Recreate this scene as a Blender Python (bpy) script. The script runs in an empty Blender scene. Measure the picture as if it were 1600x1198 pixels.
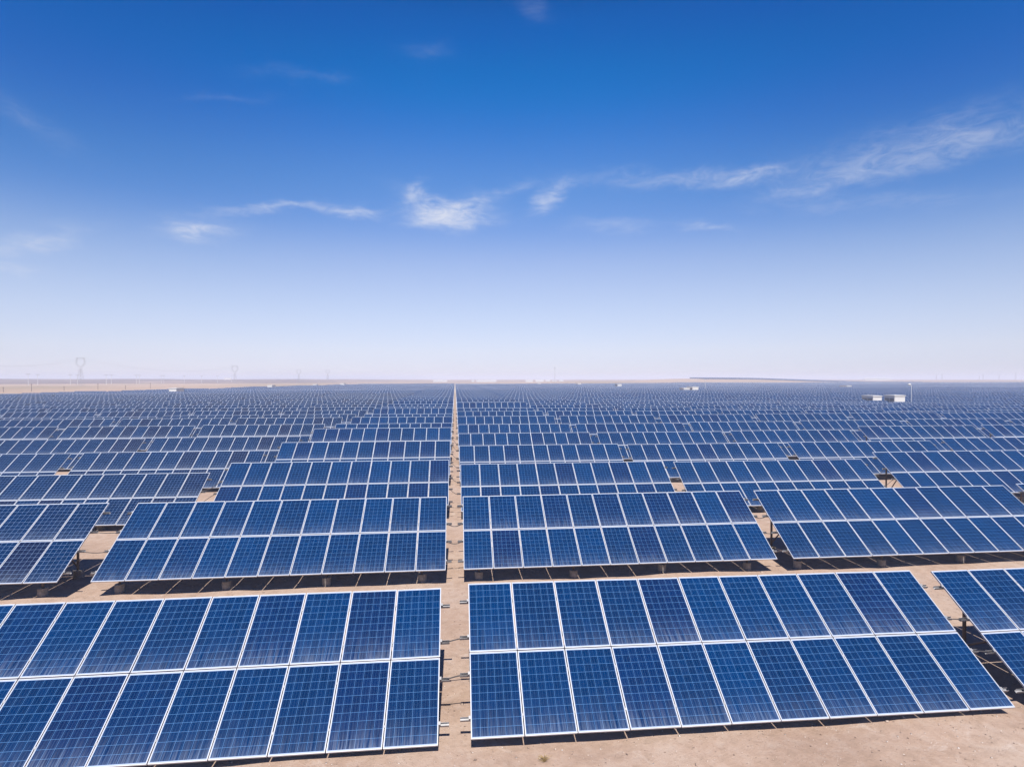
import bpy, bmesh, math, random
import numpy as np
from mathutils import Vector, Matrix, noise as mnoise

# ------------------------------------------------------------------ camera
sc = bpy.context.scene
col = sc.collection
CAM_Z = 6.95
F_PX, YAW, PITCH = 882.0, math.radians(5.7655), math.radians(-0.453)   # for a 1600 px wide frame
cam_d = bpy.data.cameras.new('camera'); cam = bpy.data.objects.new('camera', cam_d); col.objects.link(cam)
cam_d.sensor_width = 36; cam_d.lens = F_PX / 1600 * 36
cam_d.clip_start = 0.1; cam_d.clip_end = 30000
cam.location = (0, 0, CAM_Z)
cam.rotation_euler = (math.radians(90) + PITCH, 0, -YAW)
sc.camera = cam

# ------------------------------------------------------------------ light
SUN_EL, SUN_AZ_OFF = math.radians(55.9), math.radians(2.0)
sun_d = bpy.data.lights.new('sun', 'SUN'); sun_d.energy = 5.0; sun_d.angle = math.radians(0.53); sun_d.color = (1.0, 0.935, 0.85)
sun = bpy.data.objects.new('sun', sun_d); col.objects.link(sun)
# light travels towards +Y (away from the camera), slightly to +X and down
ld = Vector((math.sin(SUN_AZ_OFF) * math.cos(SUN_EL), math.cos(SUN_AZ_OFF) * math.cos(SUN_EL), -math.sin(SUN_EL)))
sun.rotation_euler = ld.to_track_quat('-Z', 'Y').to_euler()
sun.location = (0, -20, 60)

sc.view_settings.view_transform = 'Standard'; sc.view_settings.look = 'None'
sc.view_settings.exposure = 0.5; sc.view_settings.gamma = 1.0; sc.view_settings.use_curve_mapping = False
sc.cycles.max_bounces = 6; sc.cycles.volume_bounces = 2; sc.cycles.diffuse_bounces = 2; sc.cycles.glossy_bounces = 3
sc.cycles.use_denoising = True


def px_dir(px, py):
    """unit direction of a photograph pixel"""
    f = Vector((math.sin(YAW) * math.cos(PITCH), math.cos(YAW) * math.cos(PITCH), math.sin(PITCH)))
    r = Vector((math.cos(YAW), -math.sin(YAW), 0)); u = r.cross(f)
    return (f + r * ((px - 800) / F_PX) + u * ((599 - py) / F_PX)).normalized()


def dir_px(d):
    f = Vector((math.sin(YAW) * math.cos(PITCH), math.cos(YAW) * math.cos(PITCH), math.sin(PITCH)))
    r = Vector((math.cos(YAW), -math.sin(YAW), 0)); u = r.cross(f)
    w = d.dot(f)
    return 800 + F_PX * d.dot(r) / w, 599 - F_PX * d.dot(u) / w


# ------------------------------------------------------------------ node helpers
class NT:
    def __init__(s, tree): s.t = tree; s.n = tree.nodes; s.l = tree.links
    def new(s, typ, **kw):
        n = s.n.new(typ)
        for k, v in kw.items(): setattr(n, k, v)
        return n
    def link(s, a, b): s.l.new(a, b)
    def put(s, sock, v):
        if isinstance(v, bpy.types.NodeSocket): s.l.new(v, sock)
        else: sock.default_value = v
    def m(s, op, a, b=None, c=None, clamp=False):
        n = s.n.new('ShaderNodeMath'); n.operation = op; n.use_clamp = clamp
        s.put(n.inputs[0], a)
        if b is not None: s.put(n.inputs[1], b)
        if c is not None: s.put(n.inputs[2], c)
        return n.outputs[0]
    def ss(s, v, lo, hi):                      # smoothstep
        n = s.n.new('ShaderNodeMapRange'); n.interpolation_type = 'SMOOTHSTEP'
        s.put(n.inputs[0], v); n.inputs[1].default_value = lo; n.inputs[2].default_value = hi
        return n.outputs[0]
    def mix(s, f, a, b, typ='MIX'):
        n = s.n.new('ShaderNodeMix'); n.data_type = 'RGBA'; n.blend_type = typ
        s.put(n.inputs[0], f); s.put(n.inputs[6], a); s.put(n.inputs[7], b)
        return n.outputs[2]
    def noise(s, vec, scale, detail=3, rough=0.5, dist=0.0, dims='3D'):
        n = s.n.new('ShaderNodeTexNoise'); n.noise_dimensions = dims
        if vec is not None: s.l.new(vec, n.inputs['Vector'])
        n.inputs['Scale'].default_value = scale; n.inputs['Detail'].default_value = detail
        n.inputs['Roughness'].default_value = rough; n.inputs['Distortion'].default_value = dist
        return n.outputs[0]
    def ramp(s, f, stops, interp='LINEAR'):
        n = s.n.new('ShaderNodeValToRGB'); n.color_ramp.interpolation = interp
        e = n.color_ramp.elements
        while len(e) > 1: e.remove(e[-1])
        e[0].position = stops[0][0]; e[0].color = tuple(stops[0][1]) + (1,)
        for p, c in stops[1:]:
            x = e.new(p); x.color = tuple(c) + (1,)
        s.put(n.inputs[0], f)
        return n.outputs[0]


# ------------------------------------------------------------------ world / sky
SKY_STRENGTH = 0.0707
# tint applied to the physical sky by height above the horizon (elevation / 90 deg)
SKY_TINT = [(0.0, (0.9374, 0.9157, 1.2609)), (0.0123, (0.9374, 0.9157, 1.2609)), (0.0303, (1.1397, 0.993, 1.1863)), (0.0661, (1.3994, 1.1767, 1.2381)), (0.1016, (1.5311, 1.2941, 1.3502)), (0.1364, (1.4575, 1.3256, 1.471)), (0.1704, (0.8713, 1.1462, 1.5799)), (0.2034, (0.7296, 1.1784, 1.6579)), (0.2354, (0.5027, 1.1053, 1.7717)), (0.2661, (0.2183, 0.987, 1.8086)), (0.2956, (0.0211, 0.9672, 1.8224)), (0.3238, (0.0001, 0.8966, 1.7699)), (0.3454, (0.0, 0.7928, 1.745)), (0.3712, (0.0, 0.7373, 1.6624)), (0.5, (0.0, 0.33, 0.85)), (1.0, (0.0, 0.21, 0.56))]
world = bpy.data.worlds.new('World'); sc.world = world; world.use_nodes = True
w = NT(world.node_tree); w.n.clear()
wo = w.new('ShaderNodeOutputWorld'); bg = w.new('ShaderNodeBackground'); bg.inputs[1].default_value = SKY_STRENGTH
sky = w.new('ShaderNodeTexSky'); sky.sky_type = 'NISHITA'; sky.sun_disc = False
sky.sun_elevation = SUN_EL; sky.sun_rotation = math.radians(180) + SUN_AZ_OFF; sky.altitude = 1200
sky.air_density = 1.0; sky.dust_density = 0.6; sky.ozone_density = 1.5
tc = w.new('ShaderNodeTexCoord'); sep = w.new('ShaderNodeSeparateXYZ'); w.link(tc.outputs['Generated'], sep.inputs[0])
dx, dy, dz = sep.outputs
el = w.m('ARCSINE', dz); az = w.m('ARCTAN2', dx, dy)
tint = w.mix(1.0, w.ramp(w.m('DIVIDE', el, math.pi / 2, clamp=True), [(p, tuple(v / 2 for v in c)) for p, c in SKY_TINT], 'B_SPLINE'), (2, 2, 2, 1), 'MULTIPLY')
skyc = w.mix(1.0, sky.outputs[0], tint, 'MULTIPLY')
# thin cirrus: each patch has a direction in the sky, a size and a density
CLOUDS = [  # px, py, rx, ry, rot(deg), density  (directions read off the photograph)
    (697, 338, 54, 15, 0, 1.05), (672, 322, 40, 13, 25, .6), (735, 320, 40, 9, -8, .55), (640, 300, 22, 9, -25, .30), (800, 295, 55, 8, -6, .16),
    (862, 311, 36, 11, -35, .50), (540, 331, 36, 8, 8, .55), (314, 358, 50, 12, 2, .70), (430, 325, 90, 7, -4, .34),
    (1070, 280, 150, 12, -2, .20), (1165, 276, 55, 8, -4, .27), (1285, 292, 95, 12, -12, .26), (1390, 255, 160, 20, -12, .17),
    (1440, 225, 190, 34, -13, .16), (1540, 205, 80, 18, -8, .14), (60, 378, 70, 13, -14, .30), (12, 421, 40, 7, 5, .26),
    (1110, 353, 38, 5, 0, .22), (960, 352, 60, 9, 0, .16), (530, 124, 26, 9, 5, .07), (668, 78, 36, 14, 0, .06),
    (832, 8, 26, 14, 30, .08), (345, 152, 60, 7, 0, .05), (450, 115, 60, 10, 5, .05), (1350, 320, 160, 12, -3, .12), (50, 190, 90, 16, 30, .06)]
vec = tc.outputs['Generated']
mp = w.new('ShaderNodeMapping'); mp.inputs['Scale'].default_value = (1.0, 1.0, 2.6); w.link(vec, mp.inputs[0])
nw1 = w.noise(mp.outputs[0], 9, 4, 0.55); nw2 = w.noise(mp.outputs[0], 13.7, 4, 0.55)
fine = w.noise(mp.outputs[0], 26, 7, 0.62, 1.4)
waz = w.m('ADD', az, w.m('MULTIPLY', w.m('SUBTRACT', nw1, 0.5), 0.085))
wel = w.m('ADD', el, w.m('MULTIPLY', w.m('SUBTRACT', nw2, 0.5), 0.045))
# the clear sky deepens away from the horizon haze to both sides
side = w.m('MULTIPLY', w.ss(w.m('ABSOLUTE', w.m('SUBTRACT', az, 0.1)), 0.08, 0.75), w.ss(el, 0.08, 0.42))
skyc = w.mix(side, skyc, w.mix(1.0, skyc, (0.42, 0.70, 0.83, 1), 'MULTIPLY'))
total = None
for (px, py, rx, ry, rot, dens) in CLOUDS:
    d0 = px_dir(px, py); a0 = math.atan2(d0.x, d0.y); e0 = math.asin(d0.z); h = 1e-3
    def pr(a, e):
        return dir_px(Vector((math.sin(a) * math.cos(e), math.cos(a) * math.cos(e), math.sin(e))))
    p0, pa, pe = pr(a0, e0), pr(a0 + h, e0), pr(a0, e0 + h)
    J = [[(pa[0] - p0[0]) / h, (pe[0] - p0[0]) / h], [(pa[1] - p0[1]) / h, (pe[1] - p0[1]) / h]]
    c, s_ = math.cos(math.radians(rot)), math.sin(math.radians(rot))
    A = [[(c * J[0][0] + s_ * J[1][0]) / rx, (c * J[0][1] + s_ * J[1][1]) / rx], [(-s_ * J[0][0] + c * J[1][0]) / ry, (-s_ * J[0][1] + c * J[1][1]) / ry]]
    da = w.m('SUBTRACT', waz, a0); de = w.m('SUBTRACT', wel, e0)
    X = w.m('MULTIPLY_ADD', da, A[0][0], w.m('MULTIPLY', de, A[0][1]))
    Y = w.m('MULTIPLY_ADD', da, A[1][0], w.m('MULTIPLY', de, A[1][1]))
    r2 = w.m('ADD', w.m('MULTIPLY', X, X), w.m('MULTIPLY', Y, Y))
    g = w.m('MULTIPLY', w.m('EXPONENT', w.m('MULTIPLY', r2, -1.1)), dens)
    total = g if total is None else w.m('ADD', total, g)
wisp = w.ss(fine, 0.20, 0.85)
cm = w.m('MULTIPLY', total, w.m('MULTIPLY_ADD', wisp, 0.85, 0.15))
cm = w.m('MULTIPLY', w.m('SUBTRACT', 1.0, w.m('EXPONENT', w.m('MULTIPLY', cm, -1.5))), 1.0, clamp=True)
CLOUD_COL = (8.2, 8.3, 8.9, 1)
skyc = w.mix(cm, skyc, CLOUD_COL)
w.link(skyc, bg.inputs[0]); w.link(bg.outputs[0], wo.inputs[0])


# ------------------------------------------------------------------ terrain
def vnoise(x, y, scale, seed=0):
    x = np.asarray(x, float) / scale + seed * 17.31; y = np.asarray(y, float) / scale + seed * 9.77
    xi = np.floor(x); yi = np.floor(y); xf = x - xi; yf = y - yi
    def hsh(a, b):
        v = np.sin(a * 127.1 + b * 311.7 + seed * 74.7) * 43758.5453
        return v - np.floor(v)
    u = xf * xf * (3 - 2 * xf); v = yf * yf * (3 - 2 * yf)
    return (hsh(xi, yi) * (1 - u) + hsh(xi + 1, yi) * u) * (1 - v) + (hsh(xi, yi + 1) * (1 - u) + hsh(xi + 1, yi + 1) * u) * v


def sstep(v, a, b):
    t = np.clip((v - a) / (b - a), 0, 1); return t * t * (3 - 2 * t)


def dip(x, y):
    return -0.75 * np.exp(-((x - 98) / 55) ** 2 - ((y - 125) / 36) ** 2)


def ridge_y(x): return 905 + 0.0 * x


def ridge_top(x):           # sand rise on the right that carries a far array
    return 6.9 * sstep(x, 270, 385) * (1 - sstep(x, 440, 700)) + 0.0


def ground_h(x, y, fine=True):
    x = np.asarray(x, float); y = np.asarray(y, float)
    h = 0.22 * sstep(y, 26, 60) + dip(x, y)
    h = h + (vnoise(x, y, 90, 1) - 0.5) * 0.5 * sstep(y, 100, 260)
    r = np.hypot(x, y)
    h = h + ridge_top(x) * np.exp(-((y - 905) / np.where(y < 905, 150, 260)) ** 2)
    h = h + 2.6 * np.exp(-((x - 215) / 120) ** 2 - ((y - 900) / 170) ** 2)
    # far low hills
    az_ = np.arctan2(x, y)
    hill = 4.6 + 1.8 * vnoise(az_ * 1000, r * 0, 45, 3) + 1.2 * vnoise(az_ * 1000, r * 0, 14, 4)
    left = 1 - sstep(az_, math.radians(-16), math.radians(0))
    h = h + hill * (0.55 + 0.45 * left) * sstep(r, 1150, 1600)
    if fine:
        near = 1 - sstep(r, 60, 140)
        h = h + near * ((vnoise(x, y, 1.7, 5) - 0.5) * 0.13 + (vnoise(x, y, 0.6, 6) - 0.5) * 0.05 + (vnoise(x, y, 6, 7) - 0.5) * 0.08)
    return h


def stops(lst):             # piecewise stepped coordinate lines
    out = [lst[0][0]]
    for (a, _), (b, st) in zip(lst, lst[1:]):
        n = max(1, int(round((b - a) / st)))
        out += [a + (b - a) * (i + 1) / n for i in range(n)]
    return np.array(out)


def link(o, parent=None):
    col.objects.link(o)
    if parent is not None: o.parent = parent
    return o


def tag(o, label=None, cat=None, group=None, kind=None):
    if label: o['label'] = label
    if cat: o['category'] = cat
    if group: o['group'] = group
    if kind: o['kind'] = kind
    return o


def mesh_np(name, verts, faces, mats, fmat=None, uvs=None, smooth=False):
    me = bpy.data.meshes.new(name)
    verts = np.asarray(verts, np.float32); faces = np.asarray(faces, np.int32)
    me.vertices.add(len(verts)); me.vertices.foreach_set('co', verts.ravel())
    n = faces.shape[1]
    me.loops.add(faces.size); me.loops.foreach_set('vertex_index', faces.ravel())
    me.polygons.add(len(faces)); me.polygons.foreach_set('loop_start', np.arange(0, faces.size, n, dtype=np.int32))
    me.polygons.foreach_set('loop_total', np.full(len(faces), n, np.int32))
    if fmat is not None: me.polygons.foreach_set('material_index', np.asarray(fmat, np.int32))
    if smooth: me.polygons.foreach_set('use_smooth', np.ones(len(faces), bool))
    if uvs is not None:
        l = me.uv_layers.new(name='UVMap'); l.data.foreach_set('uv', np.asarray(uvs, np.float32).ravel())
    me.update(calc_edges=True)
    for m in mats: me.materials.append(m)
    return me


def mat(name):
    m = bpy.data.materials.new(name); m.use_nodes = True
    t = NT(m.node_tree); b = m.node_tree.nodes['Principled BSDF']
    return m, t, b


# ---- sand
def make_sand():
    m, t, b = mat('sand')
    g = t.new('ShaderNodeNewGeometry'); P = g.outputs['Position']
    sp = t.new('ShaderNodeSeparateXYZ'); t.link(P, sp.inputs[0])
    n1 = t.noise(P, 0.35, 5, 0.6); n2 = t.noise(P, 3.5, 6, 0.65); n3 = t.noise(P, 40, 4, 0.7)
    c = t.ramp(n1, [(0.30, (0.3400, 0.2382, 0.1824)), (0.5, (0.3892, 0.2812, 0.2188)), (0.72, (0.4231, 0.3281, 0.2674))])
    c = t.mix(t.m('MULTIPLY', t.ss(n2, 0.45, 0.75), 0.5), c, (0.2720, 0.2031, 0.1540, 1))
    c = t.mix(t.m('MULTIPLY', t.ss(n2, 0.56, 0.30), 0.25), c, (0.4684, 0.4062, 0.3565, 1))
    c = t.mix(t.m('MULTIPLY', t.ss(n3, 0.52, 0.80), 0.45), c, (0.1964, 0.1484, 0.1215, 1))
    n4 = t.noise(P, 1.1, 5, 0.7, 0.8); n5 = t.noise(P, 14, 5, 0.65)
    c = t.mix(t.m('MULTIPLY', t.ss(n4, 0.58, 0.72), 0.5), c, (0.5175, 0.4387, 0.3885, 1))
    c = t.mix(t.m('MULTIPLY', t.ss(n5, 0.55, 0.72), 0.35), c, (0.2484, 0.1766, 0.1332, 1))
    v = t.new('ShaderNodeTexVoronoi'); v.inputs['Scale'].default_value = 7; t.link(P, v.inputs['Vector'])
    vs = t.new('ShaderNodeSeparateColor'); t.link(v.outputs['Color'], vs.inputs[0])
    spot = t.m('MULTIPLY', t.ss(v.outputs['Distance'], 0.16, 0.06), t.m('GREATER_THAN', vs.outputs[0], 0.78))
    sc_ = t.ramp(vs.outputs[1], [(0.0, (0.1284, 0.0937, 0.0729)), (0.55, (0.2267, 0.1718, 0.1378)), (0.7, (0.5138, 0.4843, 0.4538)), (1.0, (0.4382, 0.3593, 0.3079))], 'CONSTANT')
    c = t.mix(t.m('MULTIPLY', spot, 0.8), c, sc_)
    # far plain: scrub patches and mauve low hills
    y = sp.outputs[1]; x = sp.outputs[0]
    r = t.m('SQRT', t.m('ADD', t.m('MULTIPLY', x, x), t.m('MULTIPLY', y, y)))
    mps = t.new('ShaderNodeMapping'); mps.inputs['Scale'].default_value = (0.0030, 0.0017, 0.0000); t.link(P, mps.inputs[0])
    nf = t.noise(mps.outputs[0], 2.2, 6, 0.6)
    scrub = t.m('MULTIPLY', t.ss(nf, 0.42, 0.62), t.ss(r, 150, 300))
    scrub = t.m('MULTIPLY', scrub, t.ss(r, 1300, 700))
    c = t.mix(t.m('MULTIPLY', scrub, 0.55), c, (0.2040, 0.1640, 0.1053, 1))
    hillm = t.m('MULTIPLY', t.ss(r, 900, 1100), t.ss(nf, 0.30, 0.5))
    hillm = t.m('MULTIPLY', hillm, t.m('MULTIPLY_ADD', t.ss(x, -50, -350), 0.65, 0.35))
    c = t.mix(t.m('MULTIPLY', hillm, 0.85), c, (0.0907, 0.0586, 0.0689, 1))
    t.link(c, b.inputs['Base Color']); b.inputs['Roughness'].default_value = 0.95
    b.inputs['Specular IOR Level'].default_value = 0.15
    bp = t.new('ShaderNodeBump'); bp.inputs['Strength'].default_value = 0.9; bp.inputs['Distance'].default_value = 0.045
    hh = t.m('ADD', t.m('MULTIPLY', n2, 0.9), t.m('ADD', t.m('MULTIPLY', n3, 0.35), t.m('MULTIPLY', spot, 0.5)))
    t.link(hh, bp.inputs['Height']); t.link(bp.outputs[0], b.inputs['Normal'])
    return m


SAND = make_sand()
xs = stops([(-9000, 0), (-3000, 500), (-1000, 100), (-300, 25), (-60, 4), (-20, 1.0), (26, 0.28), (60, 1.0), (300, 5), (1000, 20), (3000, 100), (9000, 500)])
ys = stops([(-400, 0), (-40, 40), (4, 2), (9, 0.5), (34, 0.24), (60, 0.8), (140, 2.5), (400, 8), (1400, 16), (3600, 60), (12000, 600)])
GX, GY = np.meshgrid(xs, ys); GZ = ground_h(GX, GY)
nx, ny = len(xs), len(ys)
idx = np.arange(nx * ny).reshape(ny, nx)
F = np.stack([idx[:-1, :-1], idx[:-1, 1:], idx[1:, 1:], idx[1:, :-1]], -1).reshape(-1, 4)
gm = mesh_np('ground', np.stack([GX, GY, GZ], -1).reshape(-1, 3), F, [SAND], smooth=True)
ground = link(bpy.data.objects.new('ground', gm)); tag(ground, 'pale pinkish desert sand under and between the solar tables', kind='structure')


# ------------------------------------------------------------------ solar table dimensions
TILT = math.radians(34.74)
CT, ST = math.cos(TILT), math.sin(TILT)
PW, PH, MW, NC = 0.992, 1.65, 1.012, 11
TW = NC * MW - 0.02; SL = 2 * PH + 0.02
PITCH_X, PITCH_Y, X0, Y0 = 11.72, 8.56, 0.29, 10.41       # lower left corner of table (column 0, row 1)
LIP = 0.0105; TH = 0.04


def metal(name, c, rough, met=1.0, nz=0.15):
    m, t, b = mat(name)
    g = t.new('ShaderNodeTexCoord')
    n = t.noise(g.outputs['Object'], 9, 4, 0.6)
    cc = t.mix(t.ss(n, 0.3, 0.8), tuple(v * (1 - nz) for v in c) + (1,), tuple(min(1, v * (1 + nz)) for v in c) + (1,))
    t.link(cc, b.inputs['Base Color']); b.inputs['Metallic'].default_value = met
    t.link(t.m('MULTIPLY_ADD', n, 0.2, rough - 0.1), b.inputs['Roughness'])
    return m


FRAME = metal('anodised_aluminium', (0.56, 0.56, 0.58), 0.5, 0.15, 0.08)
STEEL = metal('galvanised_steel', (0.33, 0.33, 0.34), 0.5, 0.3)
BROWN = metal('weathered_steel', (0.16, 0.13, 0.12), 0.6, 0.4)


def make_cells(name, blue, dark, line, busk, purple):
    m, t, b = mat(name)
    uv = t.new('ShaderNodeUVMap'); uv.uv_map = 'UVMap'
    s = t.new('ShaderNodeSeparateXYZ'); t.link(uv.outputs[0], s.inputs[0])
    gw, gh, cp = PW - 2 * LIP, PH - 2 * LIP, 0.1583
    x = t.m('MULTIPLY', s.outputs[0], gw); y = t.m('MULTIPLY', s.outputs[1], gh)
    cx = t.m('DIVIDE', t.m('SUBTRACT', x, (gw - 6 * cp) / 2), cp); cy = t.m('DIVIDE', t.m('SUBTRACT', y, (gh - 10 * cp) / 2), cp)
    fx = t.m('FRACT', cx); fy = t.m('FRACT', cy)
    gap = 0.5 - 0.0024 / cp
    gx = t.m('GREATER_THAN', t.m('ABSOLUTE', t.m('SUBTRACT', fx, 0.5)), gap)
    gy = t.m('GREATER_THAN', t.m('ABSOLUTE', t.m('SUBTRACT', fy, 0.5)), gap)
    ox = t.m('GREATER_THAN', t.m('ABSOLUTE', t.m('SUBTRACT', cx, 3.0)), 3.0); oy = t.m('GREATER_THAN', t.m('ABSOLUTE', t.m('SUBTRACT', cy, 5.0)), 5.0)
    border = t.m('MAXIMUM', ox, oy)
    grid = t.m('MAXIMUM', gx, gy)
    # three busbars per cell, running up the slope
    fb = t.m('FRACT', t.m('MULTIPLY', fx, 3.0))
    bus = t.m('LESS_THAN', t.m('ABSOLUTE', t.m('SUBTRACT', fb, 0.5)), 0.5 * 0.0018 / (cp / 3))
    oi = t.new('ShaderNodeObjectInfo'); g = t.new('ShaderNodeNewGeometry')
    rnd = t.m('FRACT', t.m('ADD', oi.outputs['Random'], g.outputs['Random Per Island']))
    rnd2 = t.m('FRACT', t.m('MULTIPLY', rnd, 37.13)); rnd3 = t.m('FRACT', t.m('MULTIPLY', rnd, 91.7))
    # per-cell and crystal variation
    cv = t.new('ShaderNodeCombineXYZ'); t.link(t.m('FLOOR', cx), cv.inputs[0]); t.link(t.m('FLOOR', cy), cv.inputs[1]); t.link(t.m('MULTIPLY', rnd, 50.0), cv.inputs[2])
    wn = t.new('ShaderNodeTexWhiteNoise'); t.link(cv.outputs[0], wn.inputs[0])
    pv = t.new('ShaderNodeCombineXYZ'); t.link(x, pv.inputs[0]); t.link(y, pv.inputs[1]); t.link(t.m('MULTIPLY', rnd, 13.0), pv.inputs[2])
    vo = t.new('ShaderNodeTexVoronoi'); vo.inputs['Scale'].default_value = 70; t.link(pv.outputs[0], vo.inputs['Vector'])
    vs = t.new('ShaderNodeSeparateColor'); t.link(vo.outputs['Color'], vs.inputs[0])
    base = t.mix(t.m('MULTIPLY', rnd2, 0.8), blue + (1,), dark + (1,))
    base = t.mix(t.m('MULTIPLY', t.ss(rnd3, 0.72, 0.98), 0.8), base, purple + (1,))
    br = t.m('ADD', t.m('MULTIPLY_ADD', wn.outputs[0], 0.24, 0.80), t.m('MULTIPLY', vs.outputs[0], 0.13))
    hs = t.new('ShaderNodeHueSaturation'); t.link(base, hs.inputs['Color']); t.link(br, hs.inputs['Value'])
    c = t.mix(t.m('MULTIPLY', bus, busk), hs.outputs[0], (0.08, 0.22, 0.43, 1))
    c = t.mix(grid, c, line + (1,))
    c = t.mix(border, c, (0.34, 0.40, 0.52, 1))
    # dust washed down in streaks to the lower frame, with pale glare sheen painted in
    mp_ = t.new('ShaderNodeMapping'); mp_.inputs['Scale'].default_value = (34, 1.6, 1); t.link(pv.outputs[0], mp_.inputs[0])
    st = t.noise(mp_.outputs[0], 1.0, 4, 0.6)
    cl = t.noise(pv.outputs[0], 2.2, 4, 0.6)
    low = t.m('POWER', t.m('SUBTRACT', 1.0, s.outputs[1], clamp=True), 6.0)
    dust_sheen = t.m('MULTIPLY', low, t.m('MULTIPLY', t.ss(st, 0.30, 0.75), t.m('MULTIPLY_ADD', rnd3, 0.24, 0.20)))
    dust_sheen = t.m('ADD', dust_sheen, t.m('MULTIPLY', t.ss(cl, 0.50, 0.85), 0.016))
    dust_sheen = t.m('ADD', dust_sheen, t.m('MULTIPLY', rnd2, 0.003))
    c = t.mix(dust_sheen, c, (0.31, 0.37, 0.48, 1))
    t.link(c, b.inputs['Base Color'])
    b.inputs['Roughness'].default_value = 0.5
    b.inputs['Specular IOR Level'].default_value = 0.015
    b.inputs['Coat Weight'].default_value = 1.0
    t.link(t.m('MULTIPLY_ADD', dust_sheen, 0.5, 0.07), b.inputs['Coat Roughness'])
    b.inputs['Coat IOR'].default_value = 1.4
    return m


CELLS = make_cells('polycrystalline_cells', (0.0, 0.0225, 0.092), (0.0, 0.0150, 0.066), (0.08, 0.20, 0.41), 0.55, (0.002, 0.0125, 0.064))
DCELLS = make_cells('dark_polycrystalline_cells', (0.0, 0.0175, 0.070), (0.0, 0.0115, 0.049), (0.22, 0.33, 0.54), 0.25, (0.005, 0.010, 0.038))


class MB:
    """collects quads; build() links one mesh object"""
    def __init__(s): s.v = []; s.f = []; s.m = []; s.uv = []
    def quad(s, p, mi=0, uv=None):
        i = len(s.v); s.v += [tuple(q) for q in p]; s.f.append((i, i + 1, i + 2, i + 3)); s.m.append(mi)
        s.uv += uv or [(0, 0)] * 4
    def box(s, lo, hi, mi=0, M=None, skip=()):
        x0, y0, z0 = lo; x1, y1, z1 = hi
        P = [Vector(p) for p in ((x0, y0, z0), (x1, y0, z0), (x1, y1, z0), (x0, y1, z0), (x0, y0, z1), (x1, y0, z1), (x1, y1, z1), (x0, y1, z1))]
        if M is not None: P = [M @ p for p in P]
        for k, q in (('b', (3, 2, 1, 0)), ('t', (4, 5, 6, 7)), ('f', (0, 1, 5, 4)), ('k', (2, 3, 7, 6)), ('l', (3, 0, 4, 7)), ('r', (1, 2, 6, 5))):
            if k not in skip: s.quad([P[i] for i in q], mi)
    def tube(s, a, b_, r0, r1=None, n=10, mi=0, caps=True):
        a = Vector(a); b_ = Vector(b_); r1 = r0 if r1 is None else r1
        d = (b_ - a).normalized(); u = d.orthogonal().normalized(); v = d.cross(u)
        A = [a + (u * math.cos(2 * math.pi * i / n) + v * math.sin(2 * math.pi * i / n)) * r0 for i in range(n)]
        B = [b_ + (u * math.cos(2 * math.pi * i / n) + v * math.sin(2 * math.pi * i / n)) * r1 for i in range(n)]
        for i in range(n):
            j = (i + 1) % n; s.quad([A[i], A[j], B[j], B[i]], mi)
            if caps and i % 2 == 0 and i + 2 <= n:
                s.quad([b_, B[i], B[j], B[(i + 2) % n]], mi); s.quad([a, A[(i + 2) % n], A[j], A[i]], mi)
    def path(s, pts, r, n=6, mi=0):
        for a, b_ in zip(pts, pts[1:]): s.tube(a, b_, r, n=n, mi=mi, caps=False)
    def mesh(s, name, mats): return mesh_np(name, s.v, s.f, mats, s.m, s.uv)
    def build(s, name, mats, parent=None): return link(bpy.data.objects.new(name, s.mesh(name, mats)), parent)


UV4 = [(0, 0), (1, 0), (1, 1), (0, 1)]


def add_glass(mb, mi, M=None, z=-0.0025):
    a, c = PW / 2 - LIP, PH / 2 - LIP
    P = [Vector(p) for p in ((-a, -c, z), (a, -c, z), (a, c, z), (-a, c, z))]
    if M is not None: P = [M @ p for p in P]
    mb.quad(P, mi, UV4)


def add_frame(mb, mi, M=None):
    X, Y, a, c = PW / 2, PH / 2, PW / 2 - LIP, PH / 2 - LIP
    o = [(-X, -Y), (X, -Y), (X, Y), (-X, Y)]; n = [(-a, -c), (a, -c), (a, c), (-a, c)]
    T = (lambda p: Vector(p)) if M is None else (lambda p: M @ Vector(p))
    for i in range(4):
        j = (i + 1) % 4
        mb.quad([T(o[i] + (0,)), T(o[j] + (0,)), T(n[j] + (0,)), T(n[i] + (0,))], mi)
        mb.quad([T(o[i] + (-TH,)), T(o[j] + (-TH,)), T(o[j] + (0,)), T(o[i] + (0,))], mi)


def add_back(mb, mi, M=None, z=-0.012):
    a, c = PW / 2 - 0.003, PH / 2 - 0.003
    P = [Vector(p) for p in ((-a, -c, z), (-a, c, z), (a, c, z), (a, -c, z))]
    if M is not None: P = [M @ p for p in P]
    mb.quad(P, mi)


BACK, tb, bb = mat('white_backsheet'); bb.inputs['Base Color'].default_value = (0.28, 0.28, 0.29, 1); bb.inputs['Roughness'].default_value = 0.6  # white sheet greyed in colour to deepen the shade beneath the tables
CONC, tcn, bcn = mat('concrete')
_g = tcn.new('ShaderNodeTexCoord'); _n = tcn.noise(_g.outputs['Object'], 12, 5, 0.6)
tcn.link(tcn.ramp(_n, [(0.3, (0.20, 0.18, 0.16)), (0.7, (0.36, 0.33, 0.30))]), bcn.inputs['Base Color']); bcn.inputs['Roughness'].default_value = 0.9


def proto_meshes(cells):
    mb = MB(); add_glass(mb, 0); add_back(mb, 1); glass = mb.mesh('solar_panel', [cells, BACK])
    mb = MB(); add_frame(mb, 0); frame = mb.mesh('panel_frame', [FRAME])
    mb = MB(); add_glass(mb, 0); add_back(mb, 1); add_frame(mb, 2); whole = mb.mesh('solar_panel', [cells, BACK, FRAME])
    return glass, frame, whole


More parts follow.
